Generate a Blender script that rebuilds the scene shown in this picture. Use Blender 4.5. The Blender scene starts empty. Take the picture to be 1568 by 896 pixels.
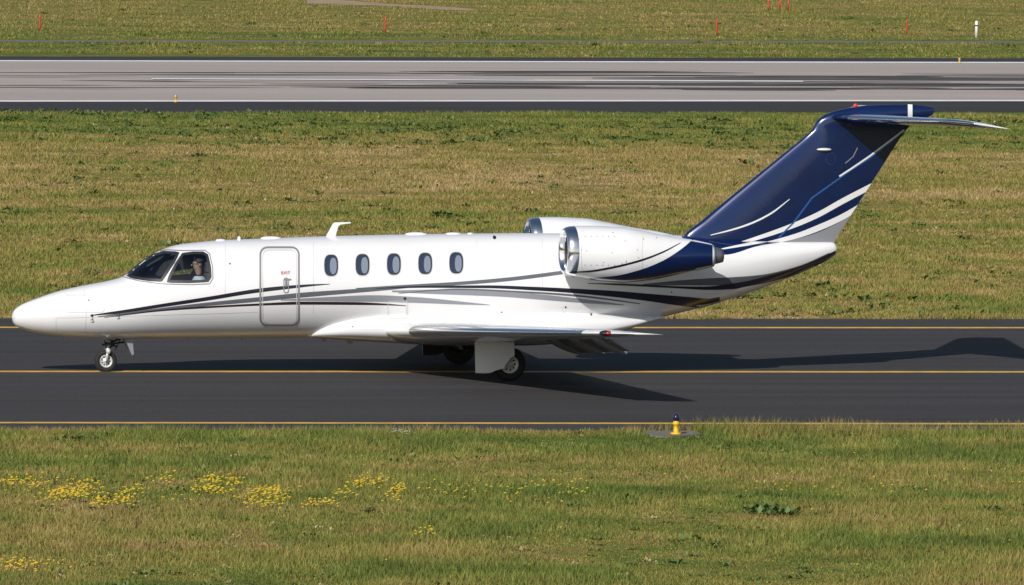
import bpy, bmesh, math, random
import numpy as np
from mathutils import Vector, Matrix
from mathutils.bvhtree import BVHTree
random.seed(5); RNG=np.random.default_rng(7)
scene=bpy.context.scene
# ---------------------------------------------------------------- camera
TH=math.radians(13.0); D=130.0; H=9.4; XC=8.52; W,HT=1568.0,895.8
CAM=Vector((XC-D*math.sin(TH),-D*math.cos(TH),H))
FPX=92.3*math.hypot(D,H-1.3)
def basis(az,roll):
    f=(Vector((XC,0,az))-CAM).normalized()
    r=f.cross(Vector((0,0,1))).normalized(); u=r.cross(f)
    c,s=math.cos(roll),math.sin(roll)
    return f, r*c+u*s, u*c-r*s
def proj(p,b):
    f,r,u=b; d=Vector(p)-CAM; k=FPX/d.dot(f)
    return W/2+d.dot(r)*k, HT/2-d.dot(u)*k
az,roll=1.32,0.0
for _ in range(8):
    def slope(rr):
        b=basis(az,rr); a=proj((2,0,0),b); c=proj((15,0,0),b); return (c[1]-a[1])/(c[0]-a[0])
    s0=slope(roll); roll-=s0*1e-3/(slope(roll+1e-3)-s0)
    m=proj((8.5,0,0),basis(az,roll))[1]; m2=proj((8.5,0,0),basis(az+.01,roll))[1]
    az-=(m-570)*.01/(m2-m)
B=basis(az,roll)
def ray(px,py):
    f,r,u=B
    return (f+r*((px-W/2)/FPX)+u*((HT/2-py)/FPX)).normalized()
def P(px,py,Y=0.0):
    d=ray(px,py); t=(Y-CAM.y)/d.y; return CAM+d*t
def G(px,py,Z=0.0):
    d=ray(px,py); t=(Z-CAM.z)/d.z; return CAM+d*t
cd=bpy.data.cameras.new("camera"); cam=bpy.data.objects.new("camera",cd); scene.collection.objects.link(cam)
f_,r_,u_=B
cam.matrix_world=Matrix(((r_.x,u_.x,-f_.x,CAM.x),(r_.y,u_.y,-f_.y,CAM.y),(r_.z,u_.z,-f_.z,CAM.z),(0,0,0,1)))
cd.sensor_width=36; cd.sensor_fit='HORIZONTAL'; cd.lens=FPX/W*36; cd.clip_start=1; cd.clip_end=9000
scene.camera=cam
# ---------------------------------------------------------------- light
SUN=Vector((-0.80,-1.22,1.0)).normalized(); EL=math.asin(SUN.z)
world=bpy.data.worlds.new("World"); scene.world=world; world.use_nodes=True
nt=world.node_tree; bg=nt.nodes["Background"]; sk=nt.nodes.new("ShaderNodeTexSky"); sk.sky_type='NISHITA'
sk.sun_disc=False; sk.sun_elevation=EL; sk.sun_rotation=math.atan2(SUN.x,SUN.y)%(2*math.pi)
nt.links.new(sk.outputs[0],bg.inputs[0]); bg.inputs[1].default_value=0.08
sd=bpy.data.lights.new("sun",'SUN'); sd.energy=4.15; sd.angle=math.radians(.5); sd.color=(1,.955,.895)
so=bpy.data.objects.new("sun",sd); scene.collection.objects.link(so); so.rotation_euler=(-SUN).to_track_quat('-Z','Y').to_euler(); so.location=(0,-30,40)
scene.view_settings.view_transform='Standard'; scene.view_settings.look='None'; scene.view_settings.exposure=0
# ---------------------------------------------------------------- materials
def mat(name,col,rough=.5,metal=0,coat=0,noise=None,bump=0,bscale=20):
    m=bpy.data.materials.new(name); m.use_nodes=True; n=m.node_tree; p=n.nodes["Principled BSDF"]
    p.inputs["Base Color"].default_value=(*col,1); p.inputs["Roughness"].default_value=rough; p.inputs["Metallic"].default_value=metal
    p.inputs["Coat Weight"].default_value=coat; p.inputs["Coat Roughness"].default_value=.04
    if noise:
        sc,amt=noise; tc=n.nodes.new("ShaderNodeTexCoord"); nz=n.nodes.new("ShaderNodeTexNoise"); nz.inputs["Scale"].default_value=sc; nz.inputs["Detail"].default_value=5
        n.links.new(tc.outputs["Object"],nz.inputs["Vector"])
        cr=n.nodes.new("ShaderNodeValToRGB"); e=cr.color_ramp.elements
        e[0].position=.3; e[1].position=.7
        e[0].color=(*[c*(1-amt) for c in col],1); e[1].color=(*[min(1,c*(1+amt)) for c in col],1)
        n.links.new(nz.outputs["Fac"],cr.inputs["Fac"]); n.links.new(cr.outputs["Color"],p.inputs["Base Color"])
    if bump:
        tc=n.nodes.new("ShaderNodeTexCoord"); nz=n.nodes.new("ShaderNodeTexNoise"); nz.inputs["Scale"].default_value=bscale; nz.inputs["Detail"].default_value=4
        n.links.new(tc.outputs["Object"],nz.inputs["Vector"]); b=n.nodes.new("ShaderNodeBump"); b.inputs["Strength"].default_value=bump; b.inputs["Distance"].default_value=.02
        n.links.new(nz.outputs["Fac"],b.inputs["Height"]); n.links.new(b.outputs[0],p.inputs["Normal"])
    return m
M_white=mat("white_paint",(.78,.78,.785),.25,0,.6,noise=(1.2,.03))
M_inner=mat("cabin_lining",(.09,.09,.095),.8)
M_blue=mat("navy_paint",(.0035,.016,.085),.22,.25,.9,noise=(2,.15))
M_black=mat("black_paint",(.010,.011,.025),.3,0,.6)
M_grey=mat("silver_grey_paint",(.13,.14,.16),.35,.2,.5)
M_lgrey=mat("light_grey_paint",(.29,.30,.33),.35,.2,.5)
M_line=mat("panel_seam",(.22,.22,.23),.6)
M_faint=mat("faint_seam",(.55,.55,.55),.5)
M_chrome=mat("polished_metal",(.82,.83,.85),.16,1)
M_metal=mat("dull_metal",(.30,.30,.31),.4,.8)
M_fan=mat("fan_metal",(.10,.10,.105),.35,.8)
M_dark=mat("dark_metal",(.03,.03,.032),.5,.4)
M_rub=mat("tyre_rubber",(.014,.014,.015),.8,noise=(30,.3))
M_hub=mat("wheel_hub",(.6,.6,.58),.4,.2)
M_seal=mat("window_seal",(.02,.022,.026),.5)
M_pane=mat("cabin_glass",(.03,.045,.075),.05,0,1)
M_blind=mat("cabin_window_trim",(.20,.235,.30),.25,0,.6)
M_red=mat("red_paint",(.55,.03,.02),.4,noise=(8,.2))
M_redlens=mat("red_lens",(.7,.03,.03),.15,0,1)
M_brown=mat("maroon_stripe",(.03,.013,.018),.35,0,.5)
M_bluel=mat("blue_streak",(.03,.12,.40),.25,.2,1)
M_navyl=mat("navy_seam",(.02,.05,.16),.4)
def glassmat():
    m=bpy.data.materials.new("cockpit_glass"); m.use_nodes=True; n=m.node_tree; n.nodes.clear()
    o=n.nodes.new("ShaderNodeOutputMaterial"); t=n.nodes.new("ShaderNodeBsdfTransparent"); t.inputs[0].default_value=(.74,.83,.86,1)
    g=n.nodes.new("ShaderNodeBsdfGlossy"); g.inputs["Roughness"].default_value=.03
    fr=n.nodes.new("ShaderNodeFresnel"); fr.inputs[0].default_value=1.9; mx=n.nodes.new("ShaderNodeMixShader")
    n.links.new(fr.outputs[0],mx.inputs[0]); n.links.new(t.outputs[0],mx.inputs[1]); n.links.new(g.outputs[0],mx.inputs[2]); n.links.new(mx.outputs[0],o.inputs[0]); return m
M_glass=glassmat()
# ---------------------------------------------------------------- helpers
jet=bpy.data.objects.new("business_jet",None); scene.collection.objects.link(jet)
def mk(name,verts,faces,mats,parent=jet,smooth=True,fm=None):
    me=bpy.data.meshes.new(name); me.from_pydata([tuple(v) for v in verts],[],faces)
    if not isinstance(mats,(list,tuple)): mats=[mats]
    for m in mats: me.materials.append(m)
    if fm is not None: me.polygons.foreach_set("material_index",fm)
    if smooth: me.polygons.foreach_set("use_smooth",[True]*len(faces))
    me.update(); o=bpy.data.objects.new(name,me); scene.collection.objects.link(o)
    if parent: o.parent=parent
    return o
def fixn(o):
    bm=bmesh.new(); bm.from_mesh(o.data); bmesh.ops.recalc_face_normals(bm,faces=bm.faces); bm.to_mesh(o.data); bm.free(); o.data.update()
def pchip(pts):
    xs=np.array([p[0] for p in pts],float); ys=np.array([p[1] for p in pts],float)
    h=np.diff(xs); d=np.diff(ys)/h; m=np.zeros_like(xs); m[0]=d[0]; m[-1]=d[-1]
    for i in range(1,len(xs)-1):
        if d[i-1]*d[i]>0:
            w1=2*h[i]+h[i-1]; w2=h[i]+2*h[i-1]; m[i]=(w1+w2)/(w1/d[i-1]+w2/d[i])
    def f(x):
        x=np.clip(x,xs[0],xs[-1]); i=np.clip(np.searchsorted(xs,x)-1,0,len(h)-1); t=(x-xs[i])/h[i]
        return ((2*t**3-3*t**2+1)*ys[i]+(t**3-2*t**2+t)*h[i]*m[i]+(-2*t**3+3*t**2)*ys[i+1]+(t**3-t**2)*h[i]*m[i+1])
    return f
def loftfaces(nr,n,cap=True,closed=True):
    F=[]
    for i in range(nr-1):
        for j in range(n if closed else n-1):
            k=(j+1)%n; F.append((i*n+j,i*n+k,(i+1)*n+k,(i+1)*n+j))
    if cap: F.append(tuple(range(n-1,-1,-1))); F.append(tuple((nr-1)*n+j for j in range(n)))
    return F
def rings(name,R,mats,cap=True,parent=jet,fm=None):
    n=len(R[0]); V=[p for r in R for p in r]; o=mk(name,V,loftfaces(len(R),n,cap),mats,parent,True,fm); fixn(o); return o
def lathe(name,prof,c,axis,mats,seg=32,parent=jet,fmi=None,cap=False):
    V=[];ax=Vector(axis).normalized(); t=Vector((0,0,1)) if abs(ax.z)<.9 else Vector((1,0,0)); e1=ax.cross(t).normalized(); e2=ax.cross(e1)
    for a,r in prof:
        for j in range(seg):
            q=2*math.pi*j/seg; V.append(Vector(c)+ax*a+(e1*math.cos(q)+e2*math.sin(q))*max(r,1e-4))
    F=loftfaces(len(prof),seg,cap); fm=None
    if fmi: fm=[fmi[min(i//seg,len(prof)-2)] for i in range(len(F))]
    o=mk(name,V,F,mats,parent,True,fm); fixn(o); return o
def rod(name,a,b,r,m,r2=None,parent=jet,seg=14):
    a=Vector(a);b=Vector(b);L=(b-a).length
    return lathe(name,[(0,.0),(0,r),(L,r2 or r),(L,0)],a,b-a,m,seg,parent)
def ball(name,loc,sc,m,rot=None,parent=jet):
    V=[];F=[];nu,nv=20,12
    for i in range(nv+1):
        a=math.pi*i/nv
        for j in range(nu): b=2*math.pi*j/nu; V.append((math.sin(a)*math.cos(b),math.sin(a)*math.sin(b),math.cos(a)))
    for i in range(nv):
        for j in range(nu): k=(j+1)%nu; F.append((i*nu+j,(i+1)*nu+j,(i+1)*nu+k,i*nu+k))
    o=mk(name,V,F,m,parent); o.location=loc; o.scale=sc
    if rot: o.rotation_euler=rot
    return o
def airfoil(LE,TE,t,axis,n=22):
    LE=Vector(LE);TE=Vector(TE);ch=(TE-LE).length; ax={'y':Vector((0,1,0)),'z':Vector((0,0,1))}[axis]
    def yt(x): return t/.2*(.2969*math.sqrt(x)-.126*x-.3516*x*x+.2843*x**3-.1036*x**4)*ch
    xs=[.5*(1-math.cos(math.pi*i/n)) for i in range(n+1)]
    return [LE.lerp(TE,x)+ax*yt(x) for x in reversed(xs)]+[LE.lerp(TE,x)-ax*yt(x) for x in xs[1:]]
def bvh_of(objs):
    V=[];F=[]
    for o in objs:
        b=len(V); V+=[v.co.copy() for v in o.data.vertices]; F+=[tuple(b+i for i in p.vertices) for p in o.data.polygons]
    return BVHTree.FromPolygons(V,F)
def hit(bv,px,py,off):
    d=ray(px,py); loc,nor,_,_=bv.ray_cast(CAM,d)
    if loc is None: return None
    if nor.dot(d)>0: nor=-nor
    return loc+nor*off
def grid(name,G_,m,mirror=True):
    V=[];F=[];idx={}
    for i,row in enumerate(G_):
        for j,p in enumerate(row):
            if p is not None: idx[(i,j)]=len(V); V.append(p)
    for i in range(len(G_)-1):
        for j in range(len(G_[0])-1):
            k=[(i,j),(i,j+1),(i+1,j+1),(i+1,j)]
            if all(q in idx for q in k):
                ids=[idx[q] for q in k]
                if max((V[ids[0]]-V[ids[2]]).length,(V[ids[1]]-V[ids[3]]).length)<.35: F.append(tuple(ids))
    if mirror:
        b=len(V); V=V+[Vector((p.x,-p.y,p.z)) for p in V]; F=F+[tuple(b+q for q in reversed(f)) for f in F]
    return mk(name,V,F,m)
def column(bv,x,y0,y1,rows,off):
    ok=lambda y: hit(bv,x,y,off) is not None
    ys=[y0+(y1-y0)*k/12 for k in range(13)]; hs=[ok(y) for y in ys]
    if not any(hs): return [None]*(rows+1)
    a=hs.index(True); b=12-hs[::-1].index(True); ya,yb=ys[a],ys[b]
    if a>0:
        lo,hi=ys[a-1],ys[a]
        for _ in range(8):
            mid=(lo+hi)/2
            if ok(mid): hi=mid
            else: lo=mid
        ya=hi
    if b<12:
        lo,hi=ys[b],ys[b+1]
        for _ in range(8):
            mid=(lo+hi)/2
            if ok(mid): lo=mid
            else: hi=mid
        yb=lo
    return [hit(bv,x,ya+(yb-ya)*k/rows,off) for k in range(rows+1)]
def strip(name,pts,bv,m,off=.004,rows=3,step=4,mirror=True,w=1.0):
    fy=pchip([(p[0],p[1]) for p in pts]); ft=pchip([(p[0],p[2]*w) for p in pts])
    xs=np.linspace(pts[0][0],pts[-1][0],max(2,int((pts[-1][0]-pts[0][0])/step)+1))
    return grid(name,[column(bv,x,float(fy(x)-ft(x)/2),float(fy(x)+ft(x)/2),rows,off) for x in xs],m,mirror)
def patch(name,top,bot,bv,m,off=.005,rows=8,step=3,mirror=True):
    ft=pchip(top);fb=pchip(bot);x0=max(top[0][0],bot[0][0]);x1=min(top[-1][0],bot[-1][0])
    return grid(name,[column(bv,x,float(ft(x)),float(fb(x)),rows,off) for x in np.linspace(x0,x1,int((x1-x0)/step)+2)],m,mirror)
def superel(name,cx,cy,a,b,bv,m,off,n=3.0,mirror=True,shear=0):
    g=[]
    for i in range(17):
        t=-math.cos(math.pi*i/16); hh=b*max(0,(1-abs(t)**n))**(1/n)+.01
        g.append([hit(bv,cx+a*t,cy-hh+2*hh*k/6,off) for k in range(7)])
    return grid(name,g,m,mirror)
def loopline(name,pts,w,bv,m,off=.006,mirror=True,closed=True,sub=6):
    Q=[];n=len(pts)
    for i in range(n if closed else n-1):
        a=Vector(pts[i]);b=Vector(pts[(i+1)%n]);k=max(1,int((b-a).length/sub))
        for j in range(k): Q.append(a.lerp(b,j/k))
    if not closed: Q.append(Vector(pts[-1]))
    g=[];N=len(Q)
    for i in range(N+(1 if closed else 0)):
        c=Q[i%N]; p=Q[(i-1)%N] if (closed or i>0) else c; q=Q[(i+1)%N] if (closed or i<N-1) else c
        t=(q-p).normalized(); nn=Vector((-t.y,t.x))*w/2
        a=c+nn;b=c-nn; g.append([hit(bv,a.x,a.y,off),hit(bv,b.x,b.y,off)])
    return grid(name,g,m,mirror)
def rrect(x0,y0,x1,y1,r,n=5):
    o=[]
    for cx,cy,a0 in ((x1-r,y0+r,-90),(x1-r,y1-r,0),(x0+r,y1-r,90),(x0+r,y0+r,180)):
        for i in range(n+1):
            a=math.radians(a0+90*i/n); o.append((cx+r*math.cos(a),cy+r*math.sin(a)))
    return o
def pxX(px,py=440): return P(px,py,0).x
# ---------------------------------------------------------------- fuselage
topP=[(18,484.5),(20,478),(25,472),(35,465.5),(50,459.5),(90,446),(130,437),(165,430.5),(188,424),(213,404),(236,388.5),(255,380),(275,374.5),(300,371.5),(340,368),(400,365.5),(500,362),(600,359.5),(700,358),(850,357),(960,357.5),(1045,361),(1100,366),(1180,369),(1240,370),(1274,371),(1279,374),(1281,379)]
botP=[(18,487),(20,494),(25,499.5),(35,504),(50,508.5),(90,514.5),(130,517.5),(180,519),(300,518.5),(400,517.5),(500,517),(700,517),(850,514),(930,502),(1000,488),(1060,474),(1100,463),(1180,436),(1240,411),(1268,398),(1279,389),(1281,384)]
cenP=[(18,486),(50,484),(130,478),(190,470),(250,458),(320,448),(400,442),(600,438),(850,436),(950,430),(1050,418),(1150,400),(1240,386),(1281,381)]
widP=[(18,.012),(20,.085),(25,.15),(35,.21),(50,.27),(90,.40),(130,.50),(190,.63),(250,.73),(320,.79),(400,.82),(500,.83),(850,.83),(950,.77),(1050,.62),(1150,.43),(1230,.25),(1270,.13),(1279,.07),(1281,.02)]
def curveXZ(pts): return pchip(sorted([(P(a,b).x,P(a,b).z) for a,b in pts]))
fT,fB,fC=curveXZ(topP),curveXZ(botP),curveXZ(cenP); fW=pchip([(P(a,480 if a<60 else 440).x,b) for a,b in widP])
xa=P(18,486).x; xb=P(1281,381).x
px_list=list(np.concatenate([18+ (np.linspace(0,1,26)**2)*32, np.arange(54,180,5), np.arange(181,335,1.9), np.arange(338,1265,6), np.linspace(1266,1281,12)]))
NS=176; R=[]
for px in px_list:
    t=(px-18)/(1281-18); x=xa+(xb-xa)*t
    zt,zb,zc,w=float(fT(x)),float(fB(x)),float(fC(x)),float(fW(x)); zc=min(max(zc,zb+.002),zt-.002)
    R.append([Vector((x,-w*math.cos(2*math.pi*j/NS),zc+((zt-zc) if math.sin(2*math.pi*j/NS)>0 else (zc-zb))*math.sin(2*math.pi*j/NS))) for j in range(NS)])
fus=rings("fuselage",R,[M_white,M_inner])
BF0=bvh_of([fus])
front=[(196,422.5),(206,412),(222,399.5),(237,390.5),(252,386.5),(273,387.5),(266,401),(247,429.5),(228,428.5),(208,425.5)]
side=[(280,389.5),(296,387.5),(311,387.5),(317,391),(321,409),(322,424),(318,430),(290,431.5),(257,431),(262,419),(270,404)]
def inpoly(x,y,P_):
    c=False;n=len(P_);j=n-1
    for i in range(n):
        if ((P_[i][1]>y)!=(P_[j][1]>y)) and (x<(P_[j][0]-P_[i][0])*(y-P_[i][1])/(P_[j][1]-P_[i][1])+P_[i][0]): c=not c
        j=i
    return c
bm=bmesh.new(); bm.from_mesh(fus.data); kill=[]
xl=pxX(185);xr=pxX(335)
for f in bm.faces:
    c=f.calc_center_median()
    if xl<c.x<xr and c.z>1.3:
        q=proj((c.x,-abs(c.y),c.z),B)
        if inpoly(*q,front) or inpoly(*q,side): kill.append(f)
bmesh.ops.delete(bm,geom=kill,context='FACES'); bm.to_mesh(fus.data); bm.free()
so_=fus.modifiers.new("skin_thickness",'SOLIDIFY'); so_.thickness=.02; so_.offset=-1; so_.material_offset=1; so_.material_offset_rim=1
def polypatch(name,poly,bv,m,off):
    xs=[p[0] for p in poly]; g=[]
    for x in np.linspace(min(xs)+.3,max(xs)-.3,26):
        ys=[]
        n=len(poly)
        for i in range(n):
            a=poly[i];b=poly[(i+1)%n]
            if (a[0]>x)!=(b[0]>x): ys.append(a[1]+(b[1]-a[1])*(x-a[0])/(b[0]-a[0]))
        if len(ys)<2: continue
        y0,y1=min(ys),max(ys); g.append([hit(bv,x,y0+(y1-y0)*k/12,off) for k in range(13)])
    return grid(name,g,m)
polypatch("windshield_glass",front,BF0,M_glass,.001)
polypatch("cockpit_side_glass",side,BF0,M_glass,.001)
loopline("windshield_frame",front,4.2,BF0,M_seal,.005,sub=4)
loopline("side_glass_frame",side,4.2,BF0,M_seal,.005,sub=4)
loopline("windshield_outer_trim",[(189,424),(203,409),(220,396),(237,386.8),(254,382.6),(282,384),(314,383.5),(321,389),(325.5,409),(326,426),(321,434.5),(290,436),(245,434.5),(212,430)],1.6,BF0,M_line,.004,sub=4)
# wing/belly fairing
fr_top=[(466,515),(480,506),(500,493),(540,479),(600,471),(700,468),(850,469),(920,475),(980,482),(1010,484)]
fr_bot=[(466,517),(520,521),(600,526),(700,530),(800,530),(880,524),(950,507),(1010,487)]
gT=pchip([(P(a,b,-.6).x,P(a,b,-.6).z) for a,b in fr_top]); gB=pchip([(P(a,b,-.3).x,P(a,b,-.3).z) for a,b in fr_bot])
gW=pchip([(pxX(466),.30),(pxX(480),.50),(pxX(500),.67),(pxX(540),.80),(pxX(600),.88),(pxX(700),.92),(pxX(850),.92),(pxX(920),.84),(pxX(980),.62),(pxX(1010),.40)])
R=[]
for x in np.linspace(pxX(467),pxX(1008),70):
    zt,zb,w=float(gT(x)),float(gB(x)),float(gW(x)); zc=zb+(zt-zb)*.45; ring=[]
    for j in range(72):
        a=2*math.pi*j/72;c,s=math.cos(a),math.sin(a); e=2/2.5
        ring.append(Vector((x,-w*math.copysign(abs(c)**e,c),zc+(zt-zc if s>0 else zc-zb)*math.copysign(abs(s)**e,s))))
    R.append(ring)
fair=rings("wing_body_fairing",R,M_white)
BF=bvh_of([fus,fair])
def S(n,p,m,**k): k.setdefault('w',1.25); return strip(n,p,BF,m,**k)
S("stripe_navy_forward",[(138,483,.8),(180,478,3.2),(250,467.5,4.2),(320,457,4.6),(395,445,4.8),(440,440,4),(480,436.5,2.2),(505,435,.6)],M_black)
S("stripe_grey_forward",[(150,485,1),(200,479,2.5),(300,467.5,4),(400,458,5.5),(460,452,6),(530,446.5,5),(590,442,4),(640,438,2)],M_grey,off=.0035)
S("stripe_grey_mid",[(545,441.5,.8),(620,438,3),(700,434,4),(770,428.5,4.6),(830,421.5,4.6),(870,416,4.4),(930,408,3)],M_grey)
S("stripe_maroon",[(160,486,.6),(250,475,1.8),(330,469.5,2.2),(400,466,2.6),(460,464,3.6),(540,464.5,3.4),(590,466,2),(622,468,.6)],M_brown,off=.0045)
S("stripe_light_grey_low",[(430,459.5,1),(500,458,5),(570,457,8),(640,459.5,7),(700,463.5,4),(750,467,.6)],M_lgrey,off=.003)
S("stripe_black_aft",[(575,441.5,.7),(660,439,2.6),(740,439,3.4),(820,442,4.4),(880,445.5,5.5),(940,450,7.5),(990,455,9),(1030,459.5,11),(1060,462.5,12),(1082,464,11),(1102,459,7)],M_black,off=.005)
S("stripe_grey_aft",[(600,446,2),(680,447,6),(760,449.5,7),(830,455,6.5),(890,460.5,5),(955,467,1)],M_lgrey,off=.0035)
S("stripe_dark_thin_aft",[(610,449,.6),(700,443,1.8),(800,447,2),(870,451.5,2.4),(930,458,2),(980,465,1)],M_grey,off=.0055)
S("stripe_grey_tail",[(985,436,2),(1040,433,6),(1100,431,9),(1160,427,9),(1220,413,8),(1270,390,5)],M_grey)
S("stripe_black_tail",[(900,434,1),(960,436,3),(1020,439,3),(1080,441,5),(1130,437,9),(1180,426,10),(1230,411,10),(1262,396,8),(1279,386,5)],M_black,off=.0065,w=1)
S("stripe_white_tail",[(1000,446,1),(1060,446,4),(1110,447,5),(1140,441,4),(1170,434,1)],M_white,off=.008,w=1)
patch("tail_root_navy",[(1044,361),(1070,361),(1110,366),(1160,368),(1200,369)],[(1044,364),(1070,374),(1110,390),(1160,377),(1200,370)],BF0,M_blue,.004,rows=10)
S("tail_root_white_swoosh",[(1092,384,.8),(1120,379,3),(1150,373.5,4.5),(1185,366,6)],M_white,off=.008,w=1)
# door
loopline("cabin_door_seam",rrect(398.5,379,457.5,498,11),2.8,BF,M_line,.007)
loopline("cabin_door_inner_seam",rrect(402,383,454,494,9),1.0,BF,M_faint,.008)
loopline("door_handle_recess",rrect(434.5,426,441.5,448,3),1.4,BF,M_line,.009,mirror=False)
superel("door_handle",438,434,1.6,6,BF,M_metal,.014,mirror=False)
superel("door_sill_bracket",440,428,6,1.3,BF,M_line,.010,mirror=False)
for i,x in enumerate((507,555,603,651,698.5)):
    y=406.5-i*.95
    superel("window_frame_%d"%(i+1),x,y,11.8,17.6,BF,M_faint,.004,2.8)
    superel("window_seal_%d"%(i+1),x,y,10.6,16.2,BF,M_seal,.007,2.8)
    superel("window_pane_%d"%(i+1),x,y,9.3,14.9,BF,M_pane,.010,2.8)
    superel("window_blind_%d"%(i+1),x+3.1,y+1.2,5.2,12.4,BF,M_blind,.013,2.4)
for i,L in enumerate([[(86,486),(86,512)],[(128,440),(132,482),(130,516)],[(345,368),(345,450)],[(480,364),(480,480)],[(730,360),(731,455)],[(830,360),(831,440)],[(86,487),(230,483),(395,478)],[(622,470),(622,500)],[(860,470),(870,500)]]):
    loopline("panel_line_%d"%(i+1),L,.7,BF,M_faint,.003,closed=False)
loopline("service_panel",rrect(594,461,624,488,3),.8,BF,M_faint,.006)
loopline("avionics_hatch",rrect(100,452,160,478,5),.7,BF,M_faint,.004)
for i,(x,y,r) in enumerate([(141,483,2.0),(181,480,2.0),(136,460,1.0),(757,364,2.6),(352,404,1.2),(866,470,1.4),(905,482,1.4),(620,457,2.2),(1028,447,1.2),(768,478,1.0),(540,500,1.0)]):
    superel("static_port_%d"%(i+1),x,y,r,r,BF,M_dark,.010,2)
for x,y in((141,484),(181,479)):
    p=hit(BF,x,y,.0); rod("pitot_mast",p,p+Vector((.0,-.03,-.06)),.006,M_metal); rod("pitot_tube",p+Vector((.01,-.03,-.06)),p+Vector((-.04,-.03,-.06)),.006,M_metal)
tx=bpy.data.curves.new("exit_label",'FONT'); tx.body="EXIT"; tx.size=.075; tx.extrude=.001; tx.align_x='CENTER'
to=bpy.data.objects.new("exit_label",tx); scene.collection.objects.link(to); to.parent=jet; p=hit(BF,437,420,.012); to.location=p; to.rotation_euler=(math.radians(80),0,0); tx.materials.append(M_red)
def blade(name,pxs,m=M_white,th=.03):
    V=[];n=len(pxs)
    for s in(-1,1):
        for a,b in pxs: q=P(a,b,0); V.append(Vector((q.x,s*th/2,q.z)))
    F=[tuple(range(n)),tuple(range(2*n-1,n-1,-1))]+[(i,(i+1)%n,n+(i+1)%n,n+i) for i in range(n)]
    o=mk(name,V,F,m,smooth=False); fixn(o); bv=o.modifiers.new("b",'BEVEL'); bv.width=.006; bv.segments=2; return o
blade("blade_antenna",[(498,364),(510,342),(513,340.5),(537,340),(537,342),(521,344),(518,347),(513,364)])
for i,(x,w,h) in enumerate([(415,16,2.8),(637,17,3),(694,12,2),(366,3,5),(338,8,2),(720,5,1.5)]):
    q=P(x,365,0); zt=float(fT(q.x)); ball("dome_antenna_%d"%(i+1),(q.x,0,zt),(w/92,.06,h/92+.004),M_white)
# ---------------------------------------------------------------- fin and tail
fn=[(379,1040,1274,.10),(365,1044,1280,.10),(355,1052,1286,.10),(340,1072,1296,.10),(320,1096,1309,.10),(300,1120,1322,.10),(270,1157,1341,.10),(240,1194,1360,.10),(215,1225,1376,.10),(200,1243,1387,.11),(192,1247,1394,.12),(184,1252,1412,.13),(176,1262,1428,.13),(170,1278,1432,.12),(165,1300,1428,.11),(162,1320,1412,.08),(160.3,1345,1395,.03)]
R=[airfoil(P(a,y,0),P(b,y,0),t,'y',28) for y,a,b,t in fn]
fin=rings("vertical_fin",R,M_blue); BV=bvh_of([fin])
def SF(n,p,m,**k): k.setdefault('rows',6); k.setdefault('step',1.5); return strip(n,p,BV,m,**k)
SF("fin_pinstripe",[(1088,360,1),(1120,352,2.4),(1150,342,3),(1180,327,3),(1209,305,1.4)],M_white)
patch("fin_grey_panel",[(1190,372),(1240,360),(1280,343),(1308,326)],[(1190,376),(1240,380),(1285,380),(1308,380)],BV,M_lgrey,.0035,rows=10,step=1.5)
SF("fin_white_swoosh",[(1086,383,1.5),(1130,373,4),(1170,361,6.5),(1210,347,8),(1250,330,9),(1290,308,9.5),(1334,285,9)],M_white,off=.005)
SF("fin_white_swoosh_lower",[(1140,378,2),(1180,371,5),(1220,361,8),(1260,346,10),(1290,332,10),(1322,313,9)],M_white,off=.005)
loopline("rudder_pinstripe",[(1385,199),(1362,218),(1330,243),(1300,262),(1270,284),(1243,303),(1229,322),(1214,342),(1192,364)],2.4,BV,M_bluel,.0065,closed=False)
loopline("rudder_white_line",[(1384,199),(1362,216),(1330,240),(1302,259),(1285,270)],2.6,BV,M_white,.007,closed=False)
loopline("rudder_white_line_low",[(1313,226),(1306,240),(1294,250)],1.4,BV,M_lgrey,.007,closed=False)
loopline("rudder_hinge_line",[(1322,215),(1262,300)],1.2,BV,M_black,.004,closed=False)
for i,(x,y,r) in enumerate([(1272,243,9),(1214,268,8),(1173,307,8)]):
    loopline("fin_access_ring_%d"%(i+1),[(x+r*math.cos(a)*.8,y+r*math.sin(a)) for a in np.linspace(0,2*math.pi,20)[:-1]],.5,BV,M_navyl,.004)
patch("fin_cap_band",[(1390,158),(1402,158)],[(1384,180),(1397,180)],BV,M_white,.006,rows=6,step=3)
ball("fin_logo_light",hit(BV,1262,229,0),(.13,.07,.028),M_white)
ball("anti_collision_beacon",P(1310,162,0),(.04,.03,.04),M_redlens)
# stabiliser
LE0=P(1268,180,0);TE0=P(1418,184,0);Yt=-3.15;LE1=P(1468,186,Yt);TE1=P(1547,197.5,Yt)
for sgn,nm in((1,"left_stabilizer"),(-1,"right_stabilizer")):
    R=[];fm=[];n=20
    ks=[0,.15,.3,.45,.6,.72,.84,.9,.96,.99,1.0]
    for k in ks:
        a=LE0.lerp(LE1,k);b=TE0.lerp(TE1,k)
        if k>.9: a=a.lerp(b,(k-.9)*3)
        r=airfoil(a,b,.11 if k<.97 else .05,'z',n); R.append([Vector((v.x,v.y*sgn,v.z)) for v in r])
    N=len(R[0])
    for i in range(len(ks)-1):
        for j in range(N):
            le=abs(j-n)<=5
            fm.append(2 if (le and ks[i]>.08) else (1 if ks[i]>=.84 else 0))
    fm+=[0,1]
    rings(nm,R,[M_blue,M_white,M_chrome],True,jet,fm)
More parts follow.
